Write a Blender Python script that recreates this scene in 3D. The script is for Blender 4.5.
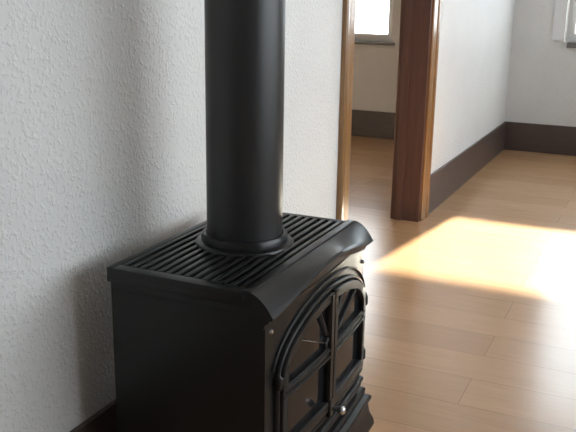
import bpy, bmesh, math, random
from mathutils import Vector, Matrix
random.seed(3)
S = bpy.context.scene
for o in list(bpy.data.objects):
    bpy.data.objects.remove(o)

# ------------------------------------------------------------------ camera
CAM_H = 1.21
cd = bpy.data.cameras.new('camera')
cam = bpy.data.objects.new('camera', cd)
S.collection.objects.link(cam)
S.camera = cam
cd.sensor_width = 36.0
cd.lens = 821.8 / 576 * 36.0
cd.clip_start = 0.05
rx = Vector((0.41937, -0.90768, 0.015507))       # image right in the room's axes
rd = Vector((-0.234762, -0.124934, -0.963991))   # image down
rf = Vector((0.876935, 0.400629, -0.265483))     # view direction
M = Matrix.Identity(4)
for i in range(3):
    M[i][0] = rx[i]
    M[i][1] = -rd[i]
    M[i][2] = -rf[i]
M[2][3] = CAM_H
cam.matrix_world = M

# ------------------------------------------------------------------ light
S.view_settings.view_transform = 'Standard'
S.view_settings.look = 'None'
S.view_settings.gamma = 1
S.view_settings.use_curve_mapping = False
S.view_settings.exposure = -0.25

W = bpy.data.worlds.new('world')
S.world = W
W.use_nodes = True
wn = W.node_tree.nodes
bg = wn['Background']
bg.inputs['Color'].default_value = (0.90, 0.96, 1.0, 1)
bg.inputs['Strength'].default_value = 9.0

sd = bpy.data.lights.new('sun', 'SUN')
sd.energy = 56.0
sd.angle = math.radians(1.2)
sd.color = (1.0, 0.94, 0.78)
sun = bpy.data.objects.new('sun', sd)
S.collection.objects.link(sun)
sun_dir = Vector((-0.918, 0.117, -0.362))
sun.rotation_euler = sun_dir.to_track_quat('-Z', 'Y').to_euler()


def portal(x, y, z, w, h, direction):
    ld = bpy.data.lights.new('window_portal', 'AREA')
    ld.shape = 'RECTANGLE'
    ld.size = w
    ld.size_y = h
    ld.cycles.is_portal = True
    o = bpy.data.objects.new('window_portal', ld)
    o.location = (x, y, z)
    o.rotation_euler = Vector(direction).to_track_quat('-Z', 'Z').to_euler()
    S.collection.objects.link(o)


# room sizes
WA = 1.15          # wall with the stove
WT = 0.15          # its thickness
XB = 6.65          # outer wall
YR = -2.4
XN = -1.5
ZC = 2.6
YO = 4.3           # far side of the next room
XO = 2.2
D0, D1, DH = 3.085, 4.245, 2.05     # door opening
BW = (-0.30, 0.76, 0.86, 2.45)      # back wall window y0 y1 z0 z1
OW = (2.125, 3.30, 0.80, 2.10)       # next room window
RW = (0.8, 5.3, 0.85, 2.35)         # added right wall window x0 x1 z0 z1
OT = 0.25

portal(XB + OT - 0.02, (BW[0] + BW[1]) / 2, 1.65, 1.06, 1.59, (-1, 0, 0))
portal(XB + OT - 0.02, (OW[0] + OW[1]) / 2, 1.5, 1.12, 1.23, (-1, 0, 0))
portal((RW[0] + RW[1]) / 2, YR - OT + 0.02, 1.6, 4.5, 1.5, (0, 1, 0))


# ------------------------------------------------------------------ materials
def mat(name, color=(0.8, 0.8, 0.8), rough=0.5, metal=0.0, spec=0.5):
    m = bpy.data.materials.new(name)
    m.use_nodes = True
    b = m.node_tree.nodes['Principled BSDF']
    b.inputs['Base Color'].default_value = (*color, 1)
    b.inputs['Roughness'].default_value = rough
    b.inputs['Metallic'].default_value = metal
    b.inputs['Specular IOR Level'].default_value = spec
    return m, m.node_tree, b


def nd(nt, kind, **kw):
    n = nt.nodes.new(kind)
    for k, v in kw.items():
        if isinstance(v, tuple) and k == 'inp':
            pass
        setattr(n, k, v)
    return n


def bump(nt, b, height_socket, strength, dist):
    bp = nt.nodes.new('ShaderNodeBump')
    bp.inputs['Strength'].default_value = strength
    bp.inputs['Distance'].default_value = dist
    nt.links.new(height_socket, bp.inputs['Height'])
    nt.links.new(bp.outputs['Normal'], b.inputs['Normal'])


def objcoord(nt, scale=(1, 1, 1), rot=(0, 0, 0)):
    tc = nt.nodes.new('ShaderNodeTexCoord')
    mp = nt.nodes.new('ShaderNodeMapping')
    mp.inputs['Scale'].default_value = scale
    mp.inputs['Rotation'].default_value = rot
    nt.links.new(tc.outputs['Object'], mp.inputs['Vector'])
    return mp.outputs['Vector']


def noise(nt, vec, scale, detail=3, rough=0.5):
    n = nt.nodes.new('ShaderNodeTexNoise')
    n.inputs['Scale'].default_value = scale
    n.inputs['Detail'].default_value = detail
    n.inputs['Roughness'].default_value = rough
    nt.links.new(vec, n.inputs['Vector'])
    return n.outputs['Fac']


def ramp(nt, fac, stops):
    r = nt.nodes.new('ShaderNodeValToRGB')
    e = r.color_ramp.elements
    e[0].position, e[0].color = stops[0][0], (*stops[0][1], 1)
    e[1].position, e[1].color = stops[1][0], (*stops[1][1], 1)
    for p, c in stops[2:]:
        x = e.new(p)
        x.color = (*c, 1)
    nt.links.new(fac, r.inputs['Fac'])
    return r.outputs['Color']


# stippled plaster
m_plaster, nt, b = mat('stippled_plaster', (0.72, 0.72, 0.715), 0.55, spec=0.35)
v = objcoord(nt, (1, 1, 1))
n1 = noise(nt, v, 95, 2)
r1 = ramp(nt, n1, [(0.50, (0, 0, 0)), (0.68, (1, 1, 1))])
n2 = noise(nt, v, 3, 3)
c = ramp(nt, n2, [(0.3, (0.70, 0.70, 0.695)), (0.7, (0.74, 0.74, 0.735))])
nt.links.new(c, b.inputs['Base Color'])
bump(nt, b, r1, 0.65, 0.003)

m_ceil, nt, b = mat('ceiling_paint', (0.78, 0.78, 0.77), 0.8)

# laminate floor, boards running across the room
m_floor, nt, b = mat('laminate_floor', (0.4, 0.25, 0.14), 0.3, spec=0.65)
v = objcoord(nt, (1, 1, 1), (0, 0, math.pi / 2))
br = nt.nodes.new('ShaderNodeTexBrick')
br.offset = 0.37
br.inputs['Scale'].default_value = 1.0
br.inputs['Brick Width'].default_value = 1.25
br.inputs['Row Height'].default_value = 0.19
br.inputs['Mortar Size'].default_value = 0.0016
br.inputs['Mortar Smooth'].default_value = 0.2
br.inputs['Color1'].default_value = (0.55, 0.33, 0.18, 1)
br.inputs['Color2'].default_value = (0.475, 0.28, 0.15, 1)
br.inputs['Mortar'].default_value = (0.33, 0.19, 0.10, 1)
nt.links.new(v, br.inputs['Vector'])
v2 = objcoord(nt, (9, 0.9, 1))
g = noise(nt, v2, 5, 6, 0.65)
gc = ramp(nt, g, [(0.3, (0.86, 0.84, 0.82)), (0.7, (1.0, 1.0, 1.0))])
mx = nt.nodes.new('ShaderNodeMixRGB')
mx.blend_type = 'MULTIPLY'
mx.inputs['Fac'].default_value = 1
nt.links.new(br.outputs['Color'], mx.inputs['Color1'])
nt.links.new(gc, mx.inputs['Color2'])
nt.links.new(mx.outputs['Color'], b.inputs['Base Color'])
rr = ramp(nt, g, [(0.2, (0.17, 0.17, 0.17)), (0.8, (0.25, 0.25, 0.25))])
nt.links.new(rr, b.inputs['Roughness'])


def wood(name, c1, c2, rough, axis_scale):
    m, nt, b = mat(name, c1, rough)
    v = objcoord(nt, axis_scale)
    g = noise(nt, v, 6, 6, 0.6)
    c = ramp(nt, g, [(0.3, c1), (0.7, c2)])
    nt.links.new(c, b.inputs['Base Color'])
    bump(nt, b, g, 0.15, 0.002)
    return m


m_casing = wood('varnished_pine', (0.20, 0.10, 0.04), (0.32, 0.175, 0.075), 0.22, (9, 9, 0.7))
m_jamb = wood('varnished_dark_pine', (0.085, 0.042, 0.034), (0.125, 0.062, 0.046), 0.3, (9, 9, 0.7))
m_base = wood('dark_skirting', (0.072, 0.052, 0.048), (0.10, 0.070, 0.062), 0.4, (1, 1, 12))

m_iron, nt, b = mat('black_cast_iron', (0.0095, 0.0095, 0.010), 0.42, spec=0.38)
v = objcoord(nt)
n = noise(nt, v, 260, 3)
bump(nt, b, n, 0.22, 0.0006)
n3 = noise(nt, v, 9, 3)
nt.links.new(ramp(nt, n3, [(0.3, (0.30, 0.30, 0.30)), (0.7, (0.42, 0.42, 0.42))]), b.inputs['Roughness'])

m_steel, nt, b = mat('black_enamelled_steel', (0.022, 0.022, 0.023), 0.38)
n = noise(nt, objcoord(nt), 30, 2)
bump(nt, b, n, 0.05, 0.001)
m_gap, nt, b = mat('sooty_hollow', (0.006, 0.006, 0.006), 0.8)
m_chrome, nt, b = mat('bright_steel', (0.7, 0.7, 0.72), 0.22, 1.0)
m_glassdark, nt, b = mat('dark_stove_glass', (0.012, 0.012, 0.014), 0.10)  # even near-black pane colour
b.inputs['Specular IOR Level'].default_value = 0.3
m_white, nt, b = mat('white_window_frame', (0.78, 0.79, 0.80), 0.35)
m_sill, nt, b = mat('dark_stone_sill', (0.13, 0.12, 0.12), 0.35)
n = noise(nt, objcoord(nt), 40, 4)
nt.links.new(ramp(nt, n, [(0.3, (0.10, 0.095, 0.09)), (0.7, (0.17, 0.16, 0.155))]), b.inputs['Base Color'])

m_glass = bpy.data.materials.new('window_glass')
m_glass.use_nodes = True
nt = m_glass.node_tree
nt.nodes.remove(nt.nodes['Principled BSDF'])
t = nt.nodes.new('ShaderNodeBsdfTransparent')
t.inputs['Color'].default_value = (0.97, 0.98, 0.98, 1)
gl = nt.nodes.new('ShaderNodeBsdfGlossy')
gl.inputs['Roughness'].default_value = 0.02
fr = nt.nodes.new('ShaderNodeFresnel')
fr.inputs['IOR'].default_value = 1.45
ms = nt.nodes.new('ShaderNodeMixShader')
nt.links.new(fr.outputs[0], ms.inputs[0])
nt.links.new(t.outputs[0], ms.inputs[1])
nt.links.new(gl.outputs[0], ms.inputs[2])
nt.links.new(ms.outputs[0], nt.nodes['Material Output'].inputs['Surface'])

m_blind = bpy.data.materials.new('added_translucent_blind')  # cloth of the added blind, tinted for the pale streak on the floor
m_blind.use_nodes = True
nt = m_blind.node_tree
nt.nodes.remove(nt.nodes['Principled BSDF'])
tl = nt.nodes.new('ShaderNodeBsdfTranslucent')
tl.inputs['Color'].default_value = (0.62, 0.68, 0.76, 1)
df = nt.nodes.new('ShaderNodeBsdfDiffuse')
df.inputs['Color'].default_value = (0.85, 0.85, 0.85, 1)
wv = nt.nodes.new('ShaderNodeTexWave')
wv.inputs['Scale'].default_value = 60
nt.links.new(objcoord(nt), wv.inputs['Vector'])
ms = nt.nodes.new('ShaderNodeMixShader')
ms.inputs[0].default_value = 0.12
nt.links.new(tl.outputs[0], ms.inputs[1])
nt.links.new(df.outputs[0], ms.inputs[2])
nt.links.new(ms.outputs[0], nt.nodes['Material Output'].inputs['Surface'])


# ------------------------------------------------------------------ mesh helpers
def add_box(bm, x0, x1, y0, y1, z0, z1, bev=0.0):
    vs = [bm.verts.new((x, y, z)) for x in (x0, x1) for y in (y0, y1) for z in (z0, z1)]
    f = [(0, 1, 3, 2), (4, 6, 7, 5), (0, 4, 5, 1), (2, 3, 7, 6), (0, 2, 6, 4), (1, 5, 7, 3)]
    fs = [bm.faces.new([vs[i] for i in q]) for q in f]
    if bev:
        es = list({e for q in fs for e in q.edges})
        bmesh.ops.bevel(bm, geom=es, offset=bev, segments=2, affect='EDGES', profile=0.6)


def add_rings(bm, rings, closed_path=False, caps=True):
    """skin a list of equal closed rings"""
    R = [[bm.verts.new(p) for p in r] for r in rings]
    n = len(R[0])
    last = len(R) if closed_path else len(R) - 1
    for i in range(last):
        a, c = R[i], R[(i + 1) % len(R)]
        for j in range(n):
            bm.faces.new((a[j], a[(j + 1) % n], c[(j + 1) % n], c[j]))
    if caps and not closed_path:
        bm.faces.new(R[0][::-1])
        bm.faces.new(R[-1])


def add_lathe(bm, origin, axis, prof, seg=32):
    """prof: list of (radius, height) along axis"""
    a = Vector(axis).normalized()
    u = a.orthogonal().normalized()
    w = a.cross(u)
    o = Vector(origin)
    rings = []
    for r, h in prof:
        rings.append([o + a * h + (u * math.cos(2 * math.pi * k / seg) + w * math.sin(2 * math.pi * k / seg)) * max(r, 1e-4)
                      for k in range(seg)])
    add_rings(bm, rings)


def add_tube(bm, pts, r, seg=10):
    pts = [Vector(p) for p in pts]
    rings = []
    for i, p in enumerate(pts):
        d = (pts[min(i + 1, len(pts) - 1)] - pts[max(i - 1, 0)]).normalized()
        u = Vector((0, 0, 1)) if abs(d.z) < 0.9 else Vector((1, 0, 0))
        u = (u - d * u.dot(d)).normalized()
        w = d.cross(u)
        rings.append([p + (u * math.cos(2 * math.pi * k / seg) + w * math.sin(2 * math.pi * k / seg)) * r for k in range(seg)])
    add_rings(bm, rings)


def link(name, bm, m, parent=None, smooth=None):
    bmesh.ops.recalc_face_normals(bm, faces=bm.faces)
    me = bpy.data.meshes.new(name)
    bm.to_mesh(me)
    bm.free()
    me.materials.append(m)
    if smooth:
        for p in me.polygons:
            p.use_smooth = True
        me.set_sharp_from_angle(angle=math.radians(smooth))
    o = bpy.data.objects.new(name, me)
    S.collection.objects.link(o)
    if parent:
        o.parent = parent
        o.matrix_parent_inverse = parent_inv(parent)
    return o


def parent_inv(p):
    return Matrix.Translation(p.location).inverted() if not p.parent else Matrix.Identity(4)


def boxes(name, lst, m, parent=None, bev=0.0, kind=None):
    bm = bmesh.new()
    for q in lst:
        add_box(bm, *q, bev=bev)
    o = link(name, bm, m, parent)
    if kind:
        o['kind'] = kind
    return o


def tag(o, label, cat, group=None):
    o['label'] = label
    o['category'] = cat
    if group:
        o['group'] = group
    return o


def empty(name, loc):
    o = bpy.data.objects.new(name, None)
    S.collection.objects.link(o)
    o.location = loc
    o.empty_display_size = 0.1
    return o


# ------------------------------------------------------------------ room shell
boxes('floor', [(XN - 0.2, XB + OT, YR - OT, YO + 0.2, -0.12, 0)], m_floor, kind='structure')
boxes('ceiling', [(XN - 0.2, XB + OT, YR - OT, YO + 0.2, ZC, ZC + 0.15)], m_ceil, kind='structure')
# wall behind the stove, with the doorway
boxes('wall_left', [(XN, D0, WA, WA + WT, 0, ZC), (D1, XB, WA, WA + WT, 0, ZC), (D0, D1, WA, WA + WT, DH, ZC)],
      m_plaster, kind='structure')


def wall_x(name, x0, x1, ya, yb, win):
    y0, y1, z0, z1 = win
    boxes(name, [(x0, x1, ya, y0, 0, ZC), (x0, x1, y1, yb, 0, ZC), (x0, x1, y0, y1, 0, z0), (x0, x1, y0, y1, z1, ZC)],
          m_plaster, kind='structure')


wall_x('wall_back', XB, XB + OT, YR - OT, WA + WT / 2, BW)
wall_x('wall_next_room', XB, XB + OT, WA + WT / 2, YO + 0.2, OW)
x0, x1, z0, z1 = RW
boxes('wall_right', [(XN, x0, YR - OT, YR, 0, ZC), (x1, XB, YR - OT, YR, 0, ZC), (x0, x1, YR - OT, YR, 0, z0), (x0, x1, YR - OT, YR, z1, ZC)],
      m_plaster, kind='structure')
boxes('wall_front', [(XN - 0.2, XN, YR - OT, WA + WT, 0, ZC)], m_plaster, kind='structure')
boxes('wall_next_room_side', [(XO, XB, YO, YO + 0.2, 0, ZC)], m_plaster, kind='structure')
boxes('wall_next_room_front', [(XO - 0.2, XO, WA + WT, YO + 0.2, 0, ZC)], m_plaster, kind='structure')

BH, BT = 0.225, 0.014


def skirting(name, x0, x1, y0, y1):
    boxes(name, [(x0, x1, y0, y1, 0, BH)], m_base, bev=0.004, kind='structure')


CW = 0.105   # casing width
skirting('baseboard_left', XN, D0 - CW, WA - BT, WA)
skirting('baseboard_left_far', D1 + CW, XB, WA - BT, WA)
skirting('baseboard_back', XB - BT, XB, YR, WA - BT)
skirting('baseboard_right', XN, XB - BT, YR, YR + BT)
skirting('baseboard_next_room', XB - BT, XB, WA + WT + BT, YO)
skirting('baseboard_next_room_side', D1 + CW, XB - BT, WA + WT, WA + WT + BT)

# door lining and casings
d = empty('door_1', (D0, WA, 0))
d['kind'] = 'structure'
JT = 0.03
boxes('jamb', [(D1 - JT, D1, WA - 0.004, WA + WT + 0.004, 0, DH)], m_jamb, d, bev=0.002)
boxes('jamb', [(D0, D0 + JT, WA - 0.004, WA + WT + 0.004, 0, DH)], m_jamb, d, bev=0.002)
boxes('lintel', [(D0 + JT, D1 - JT, WA - 0.004, WA + WT + 0.004, DH - JT, DH)], m_jamb, d, bev=0.002)
boxes('door_stop', [(D1 - JT - 0.012, D1 - JT, WA + 0.09, WA + 0.13, 0, DH - JT)], m_jamb, d, bev=0.002)
boxes('door_stop', [(D0 + JT, D0 + JT + 0.012, WA + 0.09, WA + 0.13, 0, DH - JT)], m_jamb, d, bev=0.002)


def casing(x0, x1, inner_left, ya, yb):
    # moulded casing: flat field with a raised bead at the outer edge
    s = 1 if inner_left else -1
    xi, xo = (x0, x1) if inner_left else (x1, x0)
    prof = [(0, 0), (0, 0.012), (0.006, 0.016), (0.060, 0.017), (0.066, 0.012), (0.072, 0.012), (0.078, 0.022), (0.098, 0.024), (CW, 0.018), (CW, 0)]
    bm = bmesh.new()
    ydir = -1 if yb < WA + WT / 2 else 1
    rings = []
    for z in (0, DH + CW):
        rings.append([(xi + s * p, ya + ydir * q, z) for p, q in prof])
    add_rings(bm, rings)
    return link('casing', bm, m_casing, d, smooth=30)


casing(D0 - CW, D0, False, WA, WA)
casing(D1, D1 + CW, True, WA, WA)
casing(D0 - CW, D0, False, WA + WT, WA + WT)
casing(D1, D1 + CW, True, WA + WT, WA + WT)
boxes('head_casing', [(D0, D1, WA - 0.02, WA, DH, DH + CW)], m_casing, d, bev=0.003)


# windows: frame > sash > pane
def window_x(name, win, split=True):
    y0, y1, z0, z1 = win
    w = empty(name, (XB, (y0 + y1) / 2, z0))
    w['kind'] = 'structure'
    xf = XB + 0.10
    f = 0.032
    boxes('window_frame', [(xf, xf + 0.06, y0, y0 + f, z0, z1), (xf, xf + 0.06, y1 - f, y1, z0, z1),
                           (xf, xf + 0.06, y0 + f, y1 - f, z0, z0 + f), (xf, xf + 0.06, y0 + f, y1 - f, z1 - f, z1)], m_white, w, bev=0.003)
    ym = (y0 + y1) / 2
    for a, c in (((y0 + f, ym), (ym, y1 - f)) if split else ((y0 + f, y1 - f),)):
        s = 0.03
        q = boxes('sash', [(xf - 0.012, xf + 0.04, a, a + s, z0 + f, z1 - f), (xf - 0.012, xf + 0.04, c - s, c, z0 + f, z1 - f),
                           (xf - 0.012, xf + 0.04, a + s, c - s, z0 + f, z0 + f + s), (xf - 0.012, xf + 0.04, a + s, c - s, z1 - f - s, z1 - f)],
                  m_white, w, bev=0.003)
        g = boxes('pane', [(xf + 0.012, xf + 0.016, a + s, c - s, z0 + f + s, z1 - f - s)], m_glass)
        g.parent = q
    return w


w1 = window_x('window_1', OW)
boxes('window_sill', [(XB - 0.03, XB + 0.10, OW[0] - 0.03, OW[1] + 0.03, OW[2] - 0.02, OW[2])], m_sill, w1, bev=0.004)
w2 = window_x('window_2', BW, False)
boxes('window_sill', [(XB - 0.035, XB + 0.10, BW[0] - 0.03, BW[1] - 0.025, BW[2] - 0.04, BW[2])], m_sill, w2, bev=0.004)
boxes('window_casing', [(XB - 0.018, XB, BW[1], BW[1] + 0.09, BW[2] + 0.01, BW[3] + 0.1), (XB - 0.018, XB, BW[0] - 0.13, BW[0], BW[2] + 0.01, BW[3] + 0.1),
                        (XB - 0.018, XB, BW[0], BW[1], BW[3], BW[3] + 0.1)], m_white, w2, bev=0.003)
# right wall window, unseen, added to brighten the stove wall
x0, x1, z0, z1 = RW
w3 = empty('added_fill_window', ((x0 + x1) / 2, YR, z0))
w3['kind'] = 'structure'
yf0 = YR - 0.16
boxes('window_frame', [(x0, x0 + 0.05, yf0, yf0 + 0.06, z0, z1), (x1 - 0.05, x1, yf0, yf0 + 0.06, z0, z1),
                       (x0 + 0.05, x1 - 0.05, yf0, yf0 + 0.06, z0, z0 + 0.05), (x0 + 0.05, x1 - 0.05, yf0, yf0 + 0.06, z1 - 0.05, z1),
                       (3.27, 3.33, yf0, yf0 + 0.06, z0 + 0.05, z1 - 0.05)], m_white, w3, bev=0.003)
boxes('pane', [(x0 + 0.05, 3.27, yf0 + 0.02, yf0 + 0.024, z0 + 0.05, z1 - 0.05), (3.33, x1 - 0.05, yf0 + 0.02, yf0 + 0.024, z0 + 0.05, z1 - 0.05)], m_glass, w3)

# unseen blind over the back window, added to crop sun and whiten its reflection
bl = w2
bm = bmesh.new()
add_box(bm, XB + 0.058, XB + 0.0605, BW[0] + 0.01, BW[1] - 0.01, 1.33, 2.39)
link('added_blind_fabric', bm, m_blind, bl)
bm = bmesh.new()
add_lathe(bm, (XB + 0.06, BW[0] + 0.005, 2.41), (0, 1, 0), [(0.0, 0), (0.024, 0), (0.024, 1.05), (0.0, 1.05)], 20)
link('added_blind_roller', bm, m_white, bl, smooth=40)
boxes('added_blind_bar', [(XB + 0.05, XB + 0.068, BW[0] + 0.01, BW[1] - 0.01, 1.312, 1.33)], m_white, bl, bev=0.003)

# ------------------------------------------------------------------ the stove
SX0, SX1 = 1.362, 1.943          # body left and right
SXC = (SX0 + SX1) / 2
SYB = 1.040                       # back
ZT = 0.630                        # top of the grille
HW = (SX1 - SX0) / 2
PY0_ = 0.70


def yf(x):                         # bowed front
    u = (x - SXC) / HW
    return 0.668 - 0.012 * (1 - min(1, u * u))


def xs(a, c, n):
    return [a + (c - a) * i / n for i in range(n + 1)]


def panel(bm, xl, zlo, zhi, off, thick):
    """upright panel following the bow of the front; off = proud of the front"""
    rings = []
    for x in xl:
        y = yf(x) - off
        rings.append([(x, y, zlo(x)), (x, y, zhi(x)), (x, y + thick, zhi(x)), (x, y + thick, zlo(x))])
    add_rings(bm, rings)


def sweep(bm, pts, w, off, h, round_=True):
    """moulding of width w, standing h proud of off, along (x, z) points on the front"""
    rings = []
    for i, (x, z) in enumerate(pts):
        a = pts[max(i - 1, 0)]
        c = pts[min(i + 1, len(pts) - 1)]
        dx, dz = c[0] - a[0], c[1] - a[1]
        L = math.hypot(dx, dz)
        nx, nz = -dz / L, dx / L
        r = []
        sec = [(-1, 0), (-1, 0.55), (-0.6, 0.92), (0, 1.0), (0.6, 0.92), (1, 0.55), (1, 0)] if round_ else [(-1, 0), (-1, 0.85), (-0.85, 1), (0.85, 1), (1, 0.85), (1, 0)]
        for s, t in sec:
            px = x + nx * s * w / 2
            r.append((px, yf(px) - off - h * t, z + nz * s * w / 2))
        rings.append(r)
    add_rings(bm, rings)


st = empty('cast_iron_stove', (SXC, 0.84, 0))
tag(st, 'black cast iron stove with slotted top and arched double doors beside the white wall', 'stove')

# body: side and back plates and bowed front panel
bm = bmesh.new()
ring = [(SX0, SYB)] + [(x, yf(x)) for x in xs(SX0, SX1, 16)] + [(SX1, SYB)]
add_rings(bm, [[(x, y, z) for x, y in ring] for z in (0.135, 0.582)])
add_box(bm, SX0, SX1, PY0_, SYB, 0.58, 0.600)
link('body', bm, m_iron, st, smooth=30)

# top plate: tray + bars
bm = bmesh.new()
PX0, PX1, PY0, PY1 = SX0 - 0.006, SX1 + 0.004, 0.697, SYB + 0.006
add_box(bm, PX0, PX1, PY0, PY1, 0.598, 0.615, 0.003)
add_box(bm, PX0, PX1, PY0, PY0 + 0.022, 0.613, ZT + 0.004, 0.004)
add_box(bm, PX0, PX1, PY1 - 0.016, PY1, 0.613, ZT + 0.001, 0.003)
add_box(bm, PX0, PX0 + 0.030, PY0 + 0.02, PY1 - 0.014, 0.613, ZT, 0.002)
add_box(bm, PX1 - 0.020, PX1, PY0 + 0.02, PY1 - 0.014, 0.613, ZT, 0.002)
link('top_plate', bm, m_iron, st, smooth=30)
bm = bmesh.new()
ny = 14
y_a, y_b = PY0 + 0.022, PY1 - 0.016
step = (y_b - y_a) / ny
PCX, PCY = 1.662, 0.872
for i in range(ny):
    yc = y_a + step * (i + 0.62)
    for a, c in ((PX0 + 0.028, PX1 - 0.018),):
        r2 = 0.112 ** 2 - (yc - PCY) ** 2
        segs = [(a, c)]
        if r2 > 0:
            k = math.sqrt(r2) - 0.006
            segs = [(a, PCX - k), (PCX + k, c)]
        for p, q in segs:
            add_box(bm, p, q, yc - step * 0.27, yc + step * 0.27, 0.612, ZT + 0.001, 0.0025)
gr = link('grille', bm, m_iron, st, smooth=30)

# flue collar
bm = bmesh.new()
add_lathe(bm, (PCX, PCY, 0.611), (0, 0, 1),
          [(0.0, 0), (0.118, 0), (0.118, 0.018), (0.115, 0.023), (0.103, 0.026), (0.102, 0.040), (0.099, 0.045), (0.092, 0.045), (0.0905, 0.030), (0.0, 0.030)], 56)
link('flue_collar', bm, m_iron, st, smooth=35)


# hood over the front, arched lip
def bumpf(x):
    u = (x - SXC) / HW
    return max(0.0, math.cos(min(1, abs(u)) * math.pi / 2)) ** 1.3


def zl(x):
    return 0.580 + 0.041 * bumpf(x)


HX0, HX1 = SX0 - 0.006, SX1 + 0.012
bm = bmesh.new()
rings = []
for x in xs(HX0, HX1, 28):
    xx = min(max(x, SX0), SX1)
    yl = yf(xx) - 0.018
    r = []
    zt_ = ZT + 0.001
    for t in (0.0, 0.12, 0.3, 0.5, 0.7, 0.85, 0.95, 1.0):
        y = PY0 + 0.002 + (yl - PY0) * t
        z = zt_ - (zt_ - zl(xx) - 0.010) * (0.25 * t + 0.75 * t ** 2.2)
        r.append((x, y, z))
    r += [(x, yl - 0.002, zl(xx) + 0.004), (x, yl, zl(xx)), (x, yl + 0.007, zl(xx) - 0.002), (x, yl + 0.009, zl(xx) - 0.008),
          (x, yl + 0.016, zl(xx) - 0.012), (x, yl + 0.018, zl(xx) - 0.020), (x, yl + 0.020, min(zl(xx) - 0.024, 0.580)), (x, PY0 + 0.002, min(zl(xx) - 0.024, 0.580))]
    rings.append(r)
add_rings(bm, rings)
link('hood', bm, m_iron, st, smooth=50)

# corner bolts
for x, z in ((SX0 + 0.020, 0.545), (SX1 - 0.012, 0.530)):
    bm = bmesh.new()
    add_lathe(bm, (x, yf(x) + 0.001, z), (0, -1, 0), [(0.0, 0), (0.0055, 0), (0.0055, 0.004), (0.003, 0.007), (0, 0.0075)], 14)
    link('bolt', bm, m_chrome, st, smooth=40)

# door surround and doors
DX0, DX1 = SX0 + 0.050, SX1 - 0.018
DXC = (DX0 + DX1) / 2
DR = (DX1 - DX0) / 2
ZS, ZA = 0.425, 0.115            # spring line and rise
ZD = 0.238                        # door bottom


def arch(x, inset=0.0):
    u = (x - DXC) / (DR - inset)
    return ZS + (ZA - inset) * math.sqrt(max(0, 1 - u * u))


def archpts(a0, a1, n, inset):
    return [(DXC - (DR - inset) * math.cos(math.radians(a0 + (a1 - a0) * i / n)),
             ZS + (ZA - inset) * math.sin(math.radians(a0 + (a1 - a0) * i / n))) for i in range(n + 1)]


bm = bmesh.new()
sweep(bm, [(DX0 - 0.008, ZD - 0.01), (DX0 - 0.008, 0.30), (DX0 - 0.008, 0.36)] + archpts(0, 180, 40, -0.008) + [(DX1 + 0.008, 0.36), (DX1 + 0.008, 0.30), (DX1 + 0.008, ZD - 0.01)], 0.010, -0.001, 0.012)
sweep(bm, archpts(12, 168, 36, -0.030), 0.007, -0.001, 0.007)
link('door_surround', bm, m_iron, st, smooth=50)

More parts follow.
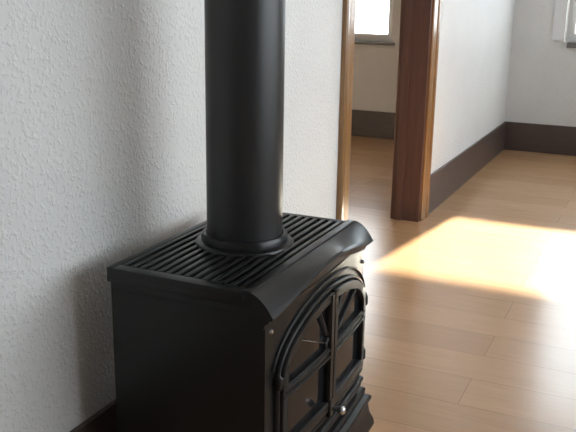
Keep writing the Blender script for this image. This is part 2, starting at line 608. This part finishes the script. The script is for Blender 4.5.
FW = 0.022
for side in (-1, 1):
    door = None
    bm = bmesh.new()
    off, h = 0.002, 0.014
    k = FW / 2
    if side < 0:
        a = archpts(0, 88.5, 24, k)
        outer = [(DX0 + k, ZD + k), (DX0 + k, 0.32)] + a
        xm = DXC - 0.002 - 0.009
        xe0, xe1 = DX0 + 0.001, DXC - 0.002
    else:
        a = archpts(91.5, 180, 24, k)
        outer = a + [(DX1 - k, 0.32), (DX1 - k, ZD + k)]
        xm = DXC + 0.002 + 0.009
        xe0, xe1 = DXC + 0.002, DX1 - 0.001
    sweep(bm, outer, FW, off, h, False)
    sweep(bm, [(xm, ZD + 0.002), (xm, 0.33), (xm, 0.42), (xm, arch(xm) - 0.004)], 0.018, off, h + 0.003, False)
    sweep(bm, [(x, ZD + 0.014) for x in xs(xe0, xe1, 8)], 0.028, off, h, False)
    # mid rail with double bead
    sweep(bm, [(x, 0.392) for x in xs(xe0 + 0.004, xe1 - 0.004, 8)], 0.030, off, h - 0.002, False)
    sweep(bm, [(x, 0.400) for x in xs(xe0 + 0.004, xe1 - 0.004, 8)], 0.006, off + h - 0.003, 0.005)
    sweep(bm, [(x, 0.384) for x in xs(xe0 + 0.004, xe1 - 0.004, 8)], 0.006, off + h - 0.003, 0.005)
    door = link('door', bm, m_iron, st, smooth=50)
    door['label'] = 'left leaf of the arched stove door' if side < 0 else 'right leaf of the arched stove door'

    # sunburst bars
    for ang in (24, 56):
        bm = bmesh.new()
        ca, sa = math.cos(math.radians(ang)), math.sin(math.radians(ang))
        p0 = (DXC + side * 0.030 * ca, 0.408 + 0.030 * sa)
        # distance to inner arch
        r = 0.03
        while True:
            x = DXC + side * r * ca
            z = 0.408 + r * sa
            if abs(x - DXC) >= DR - FW or z >= arch(x, FW) + 0.002:
                break
            r += 0.002
        pts = [(p0[0] + (x - p0[0]) * i / 6, p0[1] + (z - p0[1]) * i / 6) for i in range(7)]
        sweep(bm, pts, 0.005 if side < 0 and ang == 24 else 0.009, 0.0, 0.012)
        bright = side < 0 and ang == 24  # silver highlight put into this one bar's material
        o = link('sunburst_bar', bm, m_chrome if bright else m_iron, None, smooth=50)
        if bright:
            o['label'] = 'sunburst bar in bright steel for its silver highlight'
        o.parent = door
    bm = bmesh.new()
    rosette = [(DXC + side * (0.004 + 0.026 * math.cos(t)), 0.408 + 0.026 * math.sin(t)) for t in [math.radians(q) for q in range(0, 91, 15)]]
    sweep(bm, rosette, 0.008, 0.0, 0.013)
    o = link('rosette', bm, m_iron, None, smooth=50)
    o.parent = door
    # panes
    bm = bmesh.new()
    panel(bm, xs(xe0 + 0.012, xe1 - 0.012, 8), lambda x: ZD + 0.02, lambda x: 0.385, 0.003, 0.003)
    panel(bm, xs(xe0 + 0.012, xe1 - 0.006, 20), lambda x: 0.398, lambda x: arch(x, 0.012), 0.003, 0.003)
    o = link('pane', bm, m_glassdark, None, smooth=30)
    o.parent = door
    # hinges on the outer stile
    xh = DX0 - 0.012 if side < 0 else DX1 + 0.010
    for zh in (0.425, 0.270):
        bm = bmesh.new()
        yh = yf(xh) - 0.012
        add_lathe(bm, (xh, yh, zh - 0.016), (0, 0, 1), [(0, 0), (0.004, 0.001), (0.0065, 0.005), (0.0065, 0.027), (0.004, 0.031), (0.002, 0.036), (0, 0.037)], 14)
        add_box(bm, min(xh, xh - side * 0.022), max(xh, xh - side * 0.022), yh - 0.004, yh + 0.010, zh - 0.008, zh + 0.008, 0.001)
        o = link('hinge', bm, m_iron, None, smooth=40)
        o.parent = door

# latch at the foot of the right leaf
bm = bmesh.new()
xk, zk = DXC - 0.008, 0.247
yk = yf(xk) - 0.018
add_box(bm, xk - 0.010, xk + 0.010, yk - 0.003, yk + 0.008, zk - 0.022, zk + 0.022, 0.002)
lt = link('latch', bm, m_iron, st, smooth=40)
bm = bmesh.new()
add_lathe(bm, (xk, yk - 0.002, zk), (0, -1, 0), [(0, 0), (0.006, 0), (0.005, 0.012), (0.008, 0.017), (0.011, 0.023), (0.0105, 0.030), (0.006, 0.035), (0, 0.036)], 18)
o = link('latch_knob', bm, m_chrome, None, smooth=50)
o.parent = lt
o['label'] = 'bright steel latch knob'

# moulded bands and ash lip under the doors
bm = bmesh.new()
FX = xs(SX0 + 0.004, SX1 - 0.004, 14)
for z, w, h in ((0.222, 0.010, 0.012), (0.196, 0.014, 0.016), (0.178, 0.008, 0.010)):
    sweep(bm, [(x, z) for x in FX], w, -0.001, h)
link('front_moulding', bm, m_iron, st, smooth=50)


# stepped base, its outline in plan following the bow
def footprint(g):
    pts = [(SX0 - g, SYB + min(g, 0.01))]
    for x in xs(SX0, SX1, 16):
        pts.append((x + (-g if x == SX0 else g if abs(x - SX1) < 1e-6 else 0), yf(x) - g))
    pts.append((SX1 + g, SYB + min(g, 0.01)))
    return pts


bm = bmesh.new()
prof = [(0.002, 0.164), (0.012, 0.162), (0.016, 0.155), (0.014, 0.148), (0.014, 0.140), (0.026, 0.136), (0.030, 0.128), (0.028, 0.121),
        (0.022, 0.115), (0.026, 0.085), (0.036, 0.060), (0.038, 0.045)]
add_rings(bm, [[(x, y, z) for x, y in footprint(g)] for g, z in prof])
link('base', bm, m_iron, st, smooth=40)
for lx, ly in ((SX0 + 0.03, 0.70), (SX1 - 0.03, 0.70), (SX0 + 0.03, SYB - 0.05), (SX1 - 0.03, SYB - 0.05)):
    bm = bmesh.new()
    add_rings(bm, [[(lx + sx * a, ly + sy * a, z) for sx, sy in ((-1, -1), (1, -1), (1, 1), (-1, 1))]
                   for a, z in ((0.034, 0.047), (0.028, 0.038), (0.020, 0.026), (0.020, 0.014), (0.027, 0.008), (0.027, 0.0))])
    link('leg', bm, m_iron, st, smooth=40)

# ------------------------------------------------------------------ stovepipe
sp = empty('stovepipe', (PCX, PCY, 0.645))
tag(sp, 'thick black stovepipe rising from the top of the cast iron stove', 'stovepipe')
bm = bmesh.new()
PR = 0.0895
add_lathe(bm, (PCX, PCY, 0.6415), (0, 0, 1), [(0, 0), (PR, 0), (PR, 1.9575), (0, 1.9575)], 72)
link('pipe', bm, m_steel, sp, smooth=30)
bm = bmesh.new()
add_lathe(bm, (PCX, PCY, 1.60), (0, 0, 1), [(PR, 0), (PR + 0.003, 0.002), (PR + 0.003, 0.05), (PR, 0.052)], 72)
link('joint_band', bm, m_steel, sp, smooth=30)
